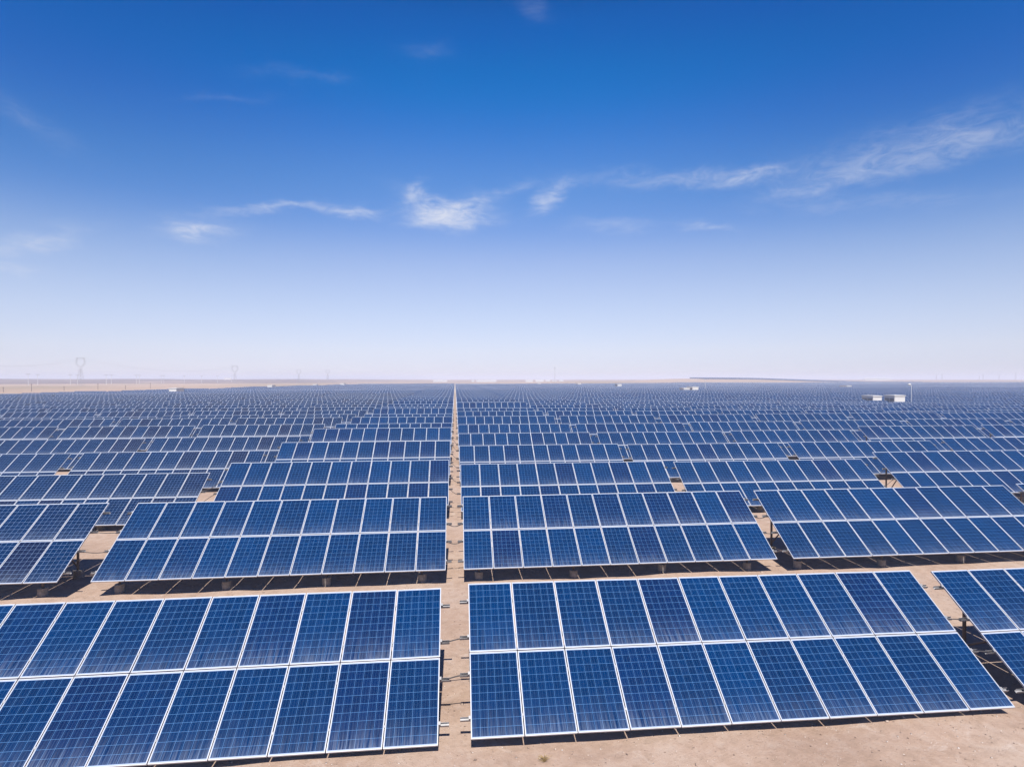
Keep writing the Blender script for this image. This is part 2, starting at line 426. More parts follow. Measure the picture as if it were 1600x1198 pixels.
PB = proto_meshes(CELLS); PD = proto_meshes(DCELLS)
PURLIN_V = (0.38, 1.23, 2.03, 2.89); FRAME_U = (0.53, 3.87, 7.10, 10.30)
V_FRONT, V_REAR = 0.62, 2.70
RT = Matrix.Rotation(TILT, 4, 'X')


def purlin_geo(mb, mi=0, M=None):
    # C-channel with stub ends, plus the panel clamps it carries
    L = TW / 2 + 0.20
    mb.box((-L, -0.030, -0.060), (L, 0.030, -0.056), mi, M); mb.box((-L, -0.030, -0.056), (L, -0.026, 0), mi, M); mb.box((-L, 0.026, -0.056), (L, 0.030, 0), mi, M)
    for i in range(NC + 1):
        x = -TW / 2 - 0.01 + i * MW
        if i == 0: mb.box((x - 0.03, -0.03, 0.001), (x + 0.018, 0.03, 0.046), mi, M)
        elif i == NC: mb.box((x - 0.018, -0.03, 0.001), (x + 0.03, 0.03, 0.046), mi, M)
        else: mb.box((x - 0.020, -0.022, 0.041), (x + 0.020, 0.022, 0.046), mi, M)


mb = MB(); purlin_geo(mb); PURLIN = mb.mesh('purlin', [STEEL])
mb = MB(); mb.box((-0.03, -1.45, -0.08), (0.03, 1.45, 0)); RAFTER = mb.mesh('rafter', [STEEL])
mb = MB(); mb.tube((0, 0, 0), (0, 0, -1.0), 0.036, n=10); FPOST = mb.mesh('front_post', [BROWN])
mb = MB(); mb.tube((0, 0, 0), (0, 0, -3.2), 0.042, n=10); RPOST = mb.mesh('rear_post', [BROWN])
mb = MB()
mb.tube((0, 0, -0.3), (0, 0, 0.26), 0.15, 0.145, n=18); FOOT = mb.mesh('concrete_footing', [CONC])
mb = MB(); mb.tube((0, 0, 0), (0, 0, 1.0), 0.026, n=8); BRACE = mb.mesh('brace', [BROWN])


def slope(u, v, dz=0.0, hb=0.5):
    """local position: u from table centre, v up the slope, dz off the plane; hb = height of lower edge over the root"""
    return (u, (v - SL / 2) * CT - dz * ST, hb + v * ST + dz * CT)


def child(name, me, parent, loc, rot=(0, 0, 0)):
    o = bpy.data.objects.new(name, me); col.objects.link(o); o.parent = parent
    o.location = loc; o.rotation_euler = rot
    return o


jit = random.Random(9)


def build_table(k, n, hb, level):
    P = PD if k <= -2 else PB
    root = bpy.data.objects.new('solar_table', None); col.objects.link(root); root.empty_display_size = 0.5
    for i in range(NC):
        for j in range(2):
            u = -TW / 2 + PW / 2 + i * MW; v = PH / 2 + j * (PH + 0.02)
            if level == 0:
                p = child('solar_panel', P[0], root, slope(u, v, jit.uniform(-.001, .003), hb), (TILT + jit.gauss(0, .003), jit.gauss(0, .0025), jit.gauss(0, .0008))); child('panel_frame', P[1], p, (0, 0, 0))
            else:
                child('solar_panel', P[2], root, slope(u, v, 0, hb), (TILT + jit.gauss(0, .003), jit.gauss(0, .0025), 0))
    for v in PURLIN_V: child('purlin', PURLIN, root, slope(0, v, -TH - 0.001, hb), (TILT, 0, 0))
    gz0 = float(root_z(k, n))
    for u in FRAME_U:
        uu = u - TW / 2
        X, Yc, _ = table_pos(k, n)
        fp = slope(uu, V_FRONT, -0.18, hb); rp = slope(uu, V_REAR, -0.18, hb)
        gf = float(ground_h(X + fp[0], Yc + fp[1])) - gz0; gr = float(ground_h(X + rp[0], Yc + rp[1])) - gz0
        if level < 2: child('rafter', RAFTER, root, slope(uu, SL / 2, -TH - 0.062, hb), (TILT, 0, 0))
        child('front_post', FPOST, root, fp); child('concrete_footing', FOOT, root, (fp[0], fp[1], gf))
        if level < 2:
            child('rear_post', RPOST, root, rp); child('concrete_footing', FOOT, root, (rp[0], rp[1], gr))
            a_ = Vector((rp[0], rp[1] - 0.03, gr + 0.38)); b_ = Vector(slope(uu, 1.55, -0.13, hb)); d_ = b_ - a_
            br = child('brace', BRACE, root, a_, d_.to_track_quat('Z', 'Y').to_euler()); br.scale = (1, 1, d_.length)
    return root


def table_geo(mb, M, cells=0, detail=True):
    """whole table in one mesh (far away): materials cells, back, frame, steel, brown"""
    hb = 0.0
    for i in range(NC):
        for j in range(2):
            u = -TW / 2 + PW / 2 + i * MW; v = PH / 2 + j * (PH + 0.02)
            T = M @ Matrix.Translation(slope(u, v, 0, hb)) @ RT
            add_glass(mb, 0, T)
            add_frame(mb, 2, T)
    T = M @ Matrix.Translation(slope(0, SL / 2, 0, hb)) @ RT
    mb.quad([T @ Vector(p) for p in ((-TW / 2, -SL / 2, -0.03), (-TW / 2, SL / 2, -0.03), (TW / 2, SL / 2, -0.03), (TW / 2, -SL / 2, -0.03))], 1)
    for v in (0.38, 2.89):
        T = M @ Matrix.Translation(slope(0, v, -TH, hb)) @ RT
        mb.box((-TW / 2 - 0.2, -0.03, -0.06), (TW / 2 + 0.2, 0.03, 0), 3, T)
    for u in FRAME_U:
        for v in (V_FRONT, V_REAR):
            p = Vector(slope(u - TW / 2, v, -0.12, hb))
            mb.box((p.x - 0.04, p.y - 0.04, p.z - (1.2 if v < 1 else 2.6)), (p.x + 0.04, p.y + 0.04, p.z), 4, M)


# ------------------------------------------------------------------ where each table stands
# measured height of the upper edge relative to the eye (m) for (column, row)
ZT = {(-1, 1): -4.84, (0, 1): -4.79, (1, 1): -4.86, (-2, 1): -4.7,
      (-2, 2): -4.46, (-1, 2): -4.49, (0, 2): -4.495, (1, 2): -4.50, (2, 2): -4.45,
      (-3, 3): -4.72, (-2, 3): -4.76, (-1, 3): -4.30, (0, 3): -4.545, (1, 3): -4.57, (2, 3): -4.17, (3, 3): -4.2,
      (-4, 4): -4.70, (-3, 4): -4.69, (-2, 4): -4.69, (-1, 4): -4.21, (0, 4): -4.56, (1, 4): -4.58, (2, 4): -4.53, (3, 4): -4.32, (4, 4): -4.25,
      (-4, 5): -4.62, (-3, 5): -4.66, (-2, 5): -4.63, (-1, 5): -4.04, (0, 5): -4.55, (1, 5): -4.555, (2, 5): -4.48, (3, 5): -4.18, (4, 5): -4.13, (5, 5): -4.1,
      (-4, 6): -4.33, (-3, 6): -4.36, (-2, 6): -4.32, (-1, 6): -4.33, (0, 6): -4.48, (1, 6): -4.49, (2, 6): -4.38, (3, 6): -4.30, (4, 6): -4.21,
      (-4, 7): -4.22, (-3, 7): -4.24, (-2, 7): -4.25, (-1, 7): -4.25, (0, 7): -4.25, (1, 7): -4.22, (2, 7): -4.18, (3, 7): -4.12, (4, 7): -4.06, (5, 7): -4.10,
      (-5, 8): -4.56, (-4, 8): -4.56, (-3, 8): -4.45, (-2, 8): -4.43, (-1, 8): -4.47, (0, 8): -4.16, (1, 8): -4.16, (2, 8): -4.2, (3, 8): -4.17, (4, 8): -4.18,
      (-5, 9): -4.38, (-4, 9): -4.37, (-3, 9): -4.36, (-2, 9): -4.40, (-1, 9): -4.16, (0, 9): -4.2, (1, 9): -4.19, (2, 9): -4.22,
      (-1, 10): -4.35, (0, 10): -3.72, (1, 10): -4.13, (-1, 11): -4.32, (0, 11): -3.95, (1, 11): -4.18, (-1, 12): -4.06, (0, 12): -3.87, (1, 12): -4.12,
      (0, 13): -3.85, (-1, 13): -4.05, (0, 14): -3.88, (-1, 14): -4.02}


def table_pos(k, n):
    x = X0 + PITCH_X * k + TW / 2 - (0.38 if k <= -2 else 0)
    y = Y0 + PITCH_Y * (n - 1) + SL * CT / 2 - 0.022 * max(0.0, min(abs(x), 90) - 6) * min(1.0, max(0, n - 2) / 2)
    return x, y, 0


def z_top(k, n):
    if (k, n) in ZT: return CAM_Z + ZT[(k, n)]
    x, y, _ = table_pos(k, n)
    far = float(sstep(y, 120, 320))
    z = -4.30 + (float(vnoise(x, y, 75, 11)) - 0.5) * (0.30 + 0.45 * far) + (float(vnoise(k * 3.7, n * 5.3, 1, 12)) - 0.5) * 0.10
    z += (float(vnoise(x * 0.35, y, 24, 13)) - 0.5) * 0.30
    if n > 11 and k == -1: z += 0.22
    if n > 11 and 0 <= k < 2: z += 0.25 * (1 - float(sstep(y, 150, 330)))
    return CAM_Z + z + float(dip(x, y))


def root_z(k, n):
    x, y, _ = table_pos(k, n); return float(ground_h(x, y, False))


def in_view(k, n, mx=0, z=None):
    """projected box of a table; returns pixel area if it touches the frame"""
    x, y, _ = table_pos(k, n); zt = z_top(k, n)
    pts = []
    for u, v in ((-TW / 2, 0), (TW / 2, 0), (TW / 2, SL), (-TW / 2, SL)):
        p = Vector((x + u, y + (v - SL / 2) * CT, zt - (SL - v) * ST - CAM_Z))
        f = Vector((math.sin(YAW), math.cos(YAW), 0))
        if p.dot(f) < 0.5: return 0
        pts.append(dir_px(p))
    if max(p[0] for p in pts) < -mx or min(p[0] for p in pts) > 1600 + mx or min(p[1] for p in pts) > 1198 + mx: return 0
    a = 0
    for (x0, y0), (x1, y1) in zip(pts, pts[1:] + pts[:1]): a += x0 * y1 - x1 * y0
    return abs(a) / 2


def in_field(k, n):
    x, y, _ = table_pos(k, n)
    if y < 190: return x > -165
    if x < -142 + (y - 190) * 0.19: return False
    # yards of the inverter cabins
    for (cx, cy) in CABIN_YARDS:
        if abs(x - cx) < 6.5 and abs(y - cy) < 4.4: return False
    return y < 555 + 150 * float(sstep(x, 150, 330))


def on_ground(px, depth_y):
    """point on the ground straight below the sight line through column px at distance y"""
    d = px_dir(px, 592); t = depth_y / d.y
    x = d.x * t
    return x, depth_y


# inverter cabins: photo column, distance, roof size
CABINS = [(1362, 130.5, 3.9, 2.3, 3.2), (1398, 122.0, 3.1, 2.6, 3.55), (1082, 231, 6.0, 2.6, 3.3), (1070, 222, 4.2, 2.6, 3.0), (276, 224, 6.0, 2.6, 3.2),
          (424, 330, 6.0, 2.6, 3.2), (966, 360, 6.2, 2.8, 3.3), (904, 455, 6, 2.8, 3.2), (536, 440, 6.2, 2.8, 3.4), (1321, 300, 6.2, 2.8, 3.0), (842, 520, 6, 2.8, 3.0), (493, 400, 5, 2.6, 3.0)]
CABIN_YARDS = [on_ground(c[0], c[1]) for c in CABINS]

cands = []
NROW = 84
for n in range(1, NROW):
    y = Y0 + PITCH_Y * (n - 1)
    for k in range(-16, int(1.2 * y / PITCH_X) + 4):
        if not in_field(k, n): continue
        a = in_view(k, n)
        b_ = a if a else in_view(k, n, 500)
        if b_: cands.append((a, k, n))
        elif n <= 2 and -3 <= k <= 3: cands.append((0, k, n))
cands.sort(key=lambda t: -t[0])
single = [c for c in cands if c[0] > 0][:300]
sset = {(k, n) for _, k, n in single}
rest = [(k, n) for a, k, n in cands if (k, n) not in sset]

ORD = ['', 'first', 'second', 'third', 'fourth', 'fifth', 'sixth', 'seventh', 'eighth', 'ninth', 'tenth', 'eleventh', 'twelfth', 'thirteenth', 'fourteenth', 'fifteenth',
       'sixteenth', 'seventeenth', 'eighteenth', 'nineteenth', 'twentieth']
TENS = {20: 'twenty', 30: 'thirty', 40: 'forty', 50: 'fifty', 60: 'sixty'}


def ordn(i):
    if i <= 20: return ORD[i]
    return TENS[i // 10 * 10] + ('-' + ORD[i % 10] if i % 10 else 'th')


def table_label(k, n):
    side = 'right' if k >= 0 else 'left'; i = k + 1 if k >= 0 else -k
    shade = 'dark blue' if k <= -2 else 'bright blue'
    return f'{shade} solar table in the {ordn(n)} row from the front, {ordn(i)} {side} of the aisle'


mbT = {}
for key, P_ in (('b', CELLS), ('d', DCELLS)):
    mb = MB(); table_geo(mb, Matrix.Identity(4)); mbT[key] = mb.mesh('solar_table', [P_, BACK, FRAME, STEEL, BROWN])
    mbT[key + 'v'] = (np.array(mb.v, np.float32), np.array(mb.f, np.int32), np.array(mb.m), np.array(mb.uv, np.float32))

for a, k, n in single:
    x, y, _ = table_pos(k, n); gz = root_z(k, n); zb = z_top(k, n) - SL * ST
    level = 0 if n <= 3 else 1 if n <= 5 else 2 if n <= 9 else 3
    if level < 3:
        o = build_table(k, n, zb - gz, level); o.location = (x, y, gz)
        if n == 1: o.rotation_euler = (0, math.radians(0.33 if k == 0 else -0.06), 0)
    else:
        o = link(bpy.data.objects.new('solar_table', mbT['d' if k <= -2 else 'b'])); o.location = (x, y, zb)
    tag(o, table_label(k, n), 'solar table', 'tilted tables of blue solar panels standing in rows')

# all the remaining tables, too many and too small to be told apart
# slab + glass quads + four posts per table
fv, ff, fm, fu = [], [], [], []
lm = MB()
for i in range(NC):
    for j in range(2):
        u = -TW / 2 + PW / 2 + i * MW; v = PH / 2 + j * (PH + 0.02)
        add_glass(lm, 0, Matrix.Translation(slope(u, v, 0.004, 0)) @ RT)
lm.box((-TW / 2, -SL / 2, -TH), (TW / 2, SL / 2, 0), 1, Matrix.Translation(slope(0, SL / 2, 0, 0)) @ RT)
for u in FRAME_U:
    for v in (V_FRONT, V_REAR):
        p = Vector(slope(u - TW / 2, v, -0.05, 0)); lm.box((p.x - 0.05, p.y - 0.05, p.z - (1.1 if v < 1 else 2.6)), (p.x + 0.05, p.y + 0.05, p.z), 2, skip=('t', 'b'))
LV, LF, LM_, LU = np.array(lm.v, np.float32), np.array(lm.f, np.int32), np.array(lm.m), np.array(lm.uv, np.float32)


def stuff_tables(name, lst, label, cells):
    fv, ff, fm, fu = [], [], [], []; off = 0
    for (x, y, z, full) in lst:
        V, F_, M_, U = (mbT['bv'] if full else (LV, LF, LM_, LU))
        if full: M_ = M_
        else: M_ = np.array([0, 2, 4])[M_]
        fv.append(V + np.array([x, y, z], np.float32)); ff.append(F_ + off); fm.append(M_); fu.append(U); off += len(V)
    me = mesh_np(name, np.concatenate(fv), np.concatenate(ff), [cells, BACK, FRAME, STEEL, BROWN], np.concatenate(fm), np.concatenate(fu))
    o = link(bpy.data.objects.new(name, me)); tag(o, label, 'solar tables', kind='stuff'); return o


stuff_tables('solar_tables', [(table_pos(k, n)[0], table_pos(k, n)[1], z_top(k, n) - SL * ST, n <= 12) for k, n in rest],
             'mass of distant blue solar tables filling the plain up to the horizon', CELLS)

# array on the sand rise at the right
lst = []
for r_ in range(7):
    for i in range(36):
        x = 392 + i * PITCH_X * 1.02; y = 846 + r_ * 9.0
        if x > 392 + 370: break
        lst.append((x, y, float(ground_h(x, y, False)) + 0.5, False))
stuff_tables('hillside_solar_tables', lst, 'far thin dark band of solar tables along the crest of the sand rise', CELLS)

# ------------------------------------------------------------------ link cables between neighbouring tables
CABLE, tcb, bcb = mat('cable_sheath'); bcb.inputs['Base Color'].default_value = (0.055, 0.05, 0.05, 1); bcb.inputs['Roughness'].default_value = 0.6
rnd = random.Random(4)
for n in range(1, 7):
    for k in (-3, -2, -1, 0, 1, 2, 3):
        if (k, n) not in sset or (k + 1, n) not in sset: continue
        if n > 3 and k != -1: continue
        for v, nm in ((2.03, 'upper'), (1.23, 'lower')):
            xa, ya, _ = table_pos(k, n); xb, yb, _ = table_pos(k + 1, n)
            ha = z_top(k, n) - SL * ST; hb_ = z_top(k + 1, n) - SL * ST
            A = Vector((xa, ya, ha)) + Vector(slope(TW / 2 + 0.20, v, -0.07, 0)); B = Vector((xb, yb, hb_)) + Vector(slope(-TW / 2 - 0.20, v, -0.07, 0))
            if n == 1: A.z -= 0.033 if k == 0 else 0; B.z += 0.033 if k == -1 else 0
            sag = rnd.uniform(-0.02, 0.05) if n < 2 else rnd.uniform(0.02, 0.10)
            pts = []
            A2 = A - Vector((0.18, 0, 0)); B2 = B + Vector((0.18, 0, 0))
            for i in range(15):
                t_ = i / 14; s3 = t_ * t_ * (3 - 2 * t_)
                p = A2.lerp(B2, t_); p.z = A2.z + (B2.z - A2.z) * s3 - sag * math.sin(math.pi * t_)
                pts.append(p)
            c0 = pts[7].copy(); mb = MB(); mb.path([p - c0 for p in pts], 0.013, 8)
            o = mb.build('link_cable', [CABLE]); o.location = c0
            i_ = k + 1 if k >= 0 else -k
            where = 'across the central aisle' if k == -1 else f'between {ordn(k + 1)} and {ordn(k + 2)} tables right of aisle' if k >= 0 else f'between {ordn(-k)} and {ordn(-k - 1)} tables left of aisle'
            tag(o, f'{nm} dark cable in {ordn(n)} row {where}', 'cable', 'dark cables linking neighbouring solar tables')


# ------------------------------------------------------------------ inverter cabins
WHITE, tw_, bw_ = mat('white_painted_steel')
_g = tw_.new('ShaderNodeTexCoord'); _n = tw_.noise(_g.outputs['Object'], 2.5, 4, 0.6)
tw_.link(tw_.ramp(_n, [(0.3, (0.54, 0.54, 0.53)), (0.7, (0.62, 0.62, 0.61))]), bw_.inputs['Base Color']); bw_.inputs['Roughness'].default_value = 0.5
GREY = metal('grey_louvre', (0.20, 0.20, 0.20), 0.6, 0.2)  # paints shade on the cabin sides; also colours handles and lamp heads
cab_lbl = ['white inverter cabin with grey louvred side, left of the nearest pair at right', 'white inverter cabin beside the white pole, right of the nearest pair',
           'small white cabin behind the panels right of centre, longer one of its pair', 'shorter white cabin in front of the longer one, right of centre',
           'white cabin standing among the panels near the left end of the field', 'white cabin among far panels left of centre', 'white cabin among far panels, between centre and the right pair',
           'tiny white cabin among far panels just right of the lattice mast', 'tiny white cabin at the far edge of panels left of the aisle', 'flat white cabin among far panels left of the nearest pair at right',
           'tiny white cabin at the far edge of the panels below the lattice mast', 'tiny pale cabin at far edge of panels, furthest left of those by the aisle']
for (px, dy_, L, W_, H), lbl in zip(CABINS, cab_lbl):
    x, y = on_ground(px, dy_); gz = float(ground_h(x, y, False))
    root = link(bpy.data.objects.new('inverter_cabin', None)); root.location = (x, y, gz)
    mb = MB(); mb.box((-W_ / 2, -L / 2, 0.4), (W_ / 2, L / 2, H)); mb.build('wall', [WHITE], root)
    mb = MB(); mb.box((-W_ / 2 - 0.15, -L / 2 - 0.15, H), (W_ / 2 + 0.15, L / 2 + 0.15, H + 0.14)); mb.box((-W_ / 2 + .1, -L / 2 + .1, H + 0.14), (W_ / 2 - .1, L / 2 - .1, H + 0.2)); mb.build('roof', [WHITE], root)
    mb = MB(); mb.box((-W_ / 2 - 0.3, -L / 2 - 0.4, -0.2), (W_ / 2 + 0.3, L / 2 + 0.4, 0.4)); mb.build('plinth', [CONC], root)
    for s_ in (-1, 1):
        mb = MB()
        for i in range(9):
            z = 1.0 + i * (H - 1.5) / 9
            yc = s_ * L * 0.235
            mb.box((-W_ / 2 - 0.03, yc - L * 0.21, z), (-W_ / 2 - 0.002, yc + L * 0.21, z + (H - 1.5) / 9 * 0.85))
        mb.build('louvre', [GREY], root)  # dark slats paint the shade of the unlit side wall
    mb = MB(); mb.box((-0.5, -L / 2 - 0.04, 0.5), (0.5, -L / 2 - 0.002, 2.5)); d_ = mb.build('door', [WHITE], root)
    mb = MB(); mb.box((0.32, -L / 2 - 0.09, 1.4), (0.38, -L / 2 - 0.042, 1.6)); mb.build('handle', [GREY], d_)
    tag(root, lbl, 'cabin', 'white inverter cabins among the solar tables')

# white pole with a round head beside the near cabins, another further off
for px, dy_, H, r_, lbl in ((1424, 122, 6.0, 0.34, 'slim white pole with a white round head beside the near cabins'), (1102, 235, 6.4, 0.3, 'slim white pole right of the pair of small cabins right of centre')):
    x, y = on_ground(px, dy_); gz = float(ground_h(x, y, False))
    root = link(bpy.data.objects.new('camera_pole', None)); root.location = (x, y, gz)
    mb = MB(); mb.tube((0, 0, 0), (0, 0, H), 0.06, 0.045, 12); mb.build('pole', [WHITE], root)
    mb = MB(); mb.tube((0.05, 0, H - 0.25), (-0.55, 0, H + 0.02), 0.04, n=8); mb.build('arm', [WHITE], root)
    bm = bmesh.new(); bmesh.ops.create_uvsphere(bm, u_segments=20, v_segments=12, radius=r_)
    for v in bm.verts: v.co.z *= 0.62
    me = bpy.data.meshes.new('dome'); bm.to_mesh(me); bm.free(); me.materials.append(WHITE)
    for p in me.polygons: p.use_smooth = True
    child('dome', me, root, (-0.5, 0, H + 0.18))
    tag(root, lbl, 'pole')

# ------------------------------------------------------------------ far sheds on the horizon
SHEDS = [(688, 1235, 30, 4.2, 'long low white shed at horizon left of the aisle'), (760, 1235, 44, 4.2, 'longest white shed on the horizon right of the aisle'),
         (827, 1150, 15, 4.6, 'first of the small white sheds below the left of the mast'), (843, 1190, 17, 5.0, 'second small white shed left of the lattice mast'),
         (856, 1220, 10, 4.4, 'smallest white shed just left of the lattice mast'), (866, 1160, 9, 3.6, 'white shed directly below the lattice mast'), (877, 1200, 9, 4.2, 'white shed just right of the lattice mast'),
         (1367, 1250, 42, 5.2, 'long white shed on the horizon above the near cabins'), (1387, 1270, 14, 4.6, 'short white shed at right end of the long horizon shed'), (739, 1235, 6, 3.8, 'tiny white shed at the left end of the longest horizon shed'),
         (356, 1500, 16, 5, 'white shed on the horizon at left near the cup-shaped pylon')]
for px, dy_, L, H, lbl in SHEDS:
    x, y = on_ground(px, dy_); gz = float(ground_h(x, y, False))
    root = link(bpy.data.objects.new('shed', None)); root.location = (x, y, gz); root.rotation_euler = (0, 0, -math.atan2(x, y) * 0.8)
    mb = MB(); mb.box((-L / 2, -5, -1), (L / 2, 5, H * 0.75)); mb.build('wall', [WHITE], root)
    mb = MB(); h0, h1 = H * 0.75, H
    for s_ in (-1, 1):
        P_ = [(-L / 2 - .4, s_ * 5.4, h0), (L / 2 + .4, s_ * 5.4, h0), (L / 2 + .4, 0, h1), (-L / 2 - .4, 0, h1)]
        if s_ > 0: P_ = P_[::-1]
        mb.quad(P_)
    for s_ in (-1, 1): mb.quad([(s_ * L / 2, -5.2, h0), (s_ * L / 2, 5.2, h0), (s_ * L / 2, 0.01, h1), (s_ * L / 2, 0, h1)])
    mb.build('roof', [WHITE], root)
    tag(root, lbl, 'shed', 'white sheds on the horizon')

# ------------------------------------------------------------------ pylons
PYL = metal('pylon_steel', (0.36, 0.36, 0.38), 0.6, 0.2)


def cup_pylon(H, r):
    """lattice pylon with a waist and an open cup-shaped head carrying a cross beam"""
    body = MB(); hz = H * 0.60; wb, ww = H * 0.085, H * 0.028
    def c4(z): s_ = wb + (ww - wb) * z / hz; return [(-s_, -s_, z), (s_, -s_, z), (s_, s_, z), (-s_, s_, z)]
    lv = [0, .22, .42, .6, .76, .9, 1.0]
    for i in range(len(lv) - 1):
        A, B = c4(lv[i] * hz), c4(lv[i + 1] * hz)
        for j in range(4):
            q = (j + 1) % 4
            body.tube(A[j], B[j], r, n=4, caps=False); body.tube(A[j], B[q], r * .6, n=4, caps=False); body.tube(A[q], B[j], r * .6, n=4, caps=False); body.tube(B[j], B[q], r * .6, n=4, caps=False)
    head = MB(); w1, w2 = H * 0.20, H * 0.145
    for s_ in (-1, 1):
        for yy in (-ww * .7, ww * .7):
            pts = [(s_ * ww, yy, hz), (s_ * w1, yy, H * 0.76), (s_ * w1 * .98, yy, H * 0.84), (s_ * w2, yy, H * 0.95)]
            inn = [(s_ * ww * .2, yy, hz + H * .04), (s_ * (w1 - H * .045), yy, H * 0.775), (s_ * (w1 - H * .045), yy, H * 0.84), (s_ * (w2 - H * .03), yy, H * 0.94)]
            head.path(pts, r, 4); head.path(inn, r, 4)
            for a, b_ in zip(pts[1:], inn): head.tube(a, b_, r * .6, n=4, caps=False)
        head.tube((s_ * w2, 0, H * .95), (s_ * (w2 + H * 0.015), 0, H), r, n=4)
    beam = MB()
    for yy in (-ww * .7, ww * .7):
        beam.tube((-w1 * 1.15, yy, H * .955), (w1 * 1.15, yy, H * .955), r, n=4); beam.tube((-w1 * .8, yy, H * .925), (w1 * .8, yy, H * .925), r, n=4)
    for i in range(10):
        x0 = -w1 * .8 + i * w1 * .16; beam.tube((x0, 0, H * .925), (x0 + w1 * .16, 0, H * .955), r * .6, n=4, caps=False)
    return body, head, beam


def simple_pylon(H, r):
    body, head, beam = MB(), MB(), MB(); wb = H * 0.07
    lv = [0, .2, .38, .54, .68, .8, .9, 1.0]
    def c4(t): s_ = wb * (1 - t) + H * .008; return [(-s_, -s_, t * H), (s_, -s_, t * H), (s_, s_, t * H), (-s_, s_, t * H)]
    for i in range(len(lv) - 1):
        A, B = c4(lv[i]), c4(lv[i + 1])
        for j in range(4):
            q = (j + 1) % 4; body.tube(A[j], B[j], r, n=4, caps=False); body.tube(A[j], B[q], r * .6, n=4, caps=False); body.tube(B[j], B[q], r * .6, n=4, caps=False)
    for z, L in ((.72, .15), (.84, .19), (.95, .12)):
        for yy in (-.3, .3):
            beam.tube((-L * H, yy, z * H), (L * H, yy, z * H), r, n=4)
        beam.tube((-L * H, 0, z * H), (0, 0, (z + .035) * H), r, n=4); beam.tube((L * H, 0, z * H), (0, 0, (z + .035) * H), r, n=4)
    head.tube((0, 0, H * .98), (0, 0, H * 1.02), r, n=4)
    return body, head, beam


PYLONS = [(126, 540, 27.2, 'c', 'tall cup-headed steel pylon at far left, largest of the pylons'), (367, 830, 27.0, 'c', 'second cup-headed pylon, smaller and right of the tall left one'),
          (467, 1150, 26.5, 'c', 'faint small pylon on the horizon, third from left'), (512, 1380, 27.0, 'c', 'faintest pylon, fourth from left on the horizon'),
          (1587, 1500, 24, 's', 'largest of the right-hand pylons, at the far right'), (1561, 1700, 20, 's', 'second pylon from the right end of the horizon'),
          (1530, 1650, 13, 's', 'short pylon, third from the right end'), (1472, 1650, 21, 's', 'right one of a close pair of pylons on the right'),
          (1463, 1700, 20, 's', 'left one of a close pair of pylons on the right'), (1536, 1700, 20, 's', 'thin pylon just right of the short third one')]
heads = []
for px, dy_, H, kind_, lbl in PYLONS:
    x, y = on_ground(px, dy_); gz = float(ground_h(x, y, False))
    root = link(bpy.data.objects.new('transmission_pylon', None)); root.location = (x, y, gz - 0.3)
    rr = 0.06 * max(1.0, dy_ / 700)
    bd, hd, be = cup_pylon(H, rr) if kind_ == 'c' else simple_pylon(H, rr)
    root.rotation_euler = (0, 0, math.radians(-20 if kind_ == 'c' else 5))
    bd.build('tower_body', [PYL], root); hd.build('tower_head', [PYL], root); be.build('cross_arm', [PYL], root)
    tag(root, lbl, 'pylon', 'steel transmission pylons on the horizon')
    if kind_ == 'c': heads.append(Vector((x, y, gz + H * 0.92)))
# slim mast near the centre
x, y = on_ground(867, 930)
root = link(bpy.data.objects.new('lattice_mast', None)); root.location = (x, y, float(ground_h(x, y, False)))
mb = MB()
for s_ in ((-.5, -.4), (.5, -.4), (0, .5)): mb.tube((s_[0], s_[1], 0), (s_[0] * .6, s_[1] * .6, 25.5), 0.10, n=5)
for i in range(12): mb.tube((-.5, -.4, i * 2), (.5, -.4, i * 2 + 2), 0.05, n=4)
mb.build('mast', [PYL], root)
mb = MB(); mb.tube((0, 0, 21.5), (0, 0, 24), 0.7, 0.7, 12); mb.build('antenna_drum', [PYL], root)
tag(root, 'slim grey mast with a wider top standing on the horizon right of the aisle', 'mast')

# power lines from the tall left pylon
d0 = heads[0]; d1 = heads[1]
for j, (off, nm) in enumerate(((-4.6, 'left'), (0, 'middle'), (4.6, 'right'))):
    mb = MB(); A = d0 + Vector((off, 0, 0)); B = d1 + Vector((off, 0, 0)); E = d0 + (d0 - d1) * 0.55 + Vector((off, 0, 0))
    for P0, P1 in ((E, A), (A, B)):
        pts = [P0.lerp(P1, i / 16) - Vector((0, 0, 9 * 4 * (i / 16) * (1 - i / 16))) - A for i in range(17)]
        mb.path(pts, 0.025, 4)
    o = mb.build('power_line', [PYL]); o.location = A
    tag(o, f'faint power line hung from the {nm} of the tall left pylon head', 'power line', 'power lines of the left pylons')

# ------------------------------------------------------------------ lamp posts along the far left road
def street_lamp(x, y, lbl, side):
    gz = float(ground_h(x, y, False))
    root = link(bpy.data.objects.new('street_lamp', None)); root.location = (x, y, gz)
    mb = MB(); mb.tube((0, 0, -0.3), (0, 0, 11.2), 0.24, 0.15, 8); mb.build('pole', [WHITE], root)
    mb = MB(); mb.tube((0, 0, 10.9), (side * 1.3, 0, 11.7), 0.10, n=6); mb.tube((0, 0, 10.9), (-side * 0.6, 0, 11.5), 0.10, n=6); mb.build('arm', [WHITE], root)
    mb = MB(); mb.box((-1.9, -0.5, 11.7), (1.9, 0.5, 12.0)); mb.build('lamp_head', [GREY], root)
    tag(root, lbl, 'street lamp', 'white street lamps along the far left road')


LP = [(44, 640), (59, 700), (110, 700), (121, 740), (166, 740), (174, 780), (213, 800), (218, 840), (252, 860), (256, 900), (288, 940), (315, 960), (340, 1000), (362, 1050)]
for i, (px, dy_) in enumerate(LP):
    x, y = on_ground(px, dy_)
    street_lamp(x, y, f'thin white street lamp, {ordn(i + 1)} from the left along the far road', 1 if i % 2 else -1)

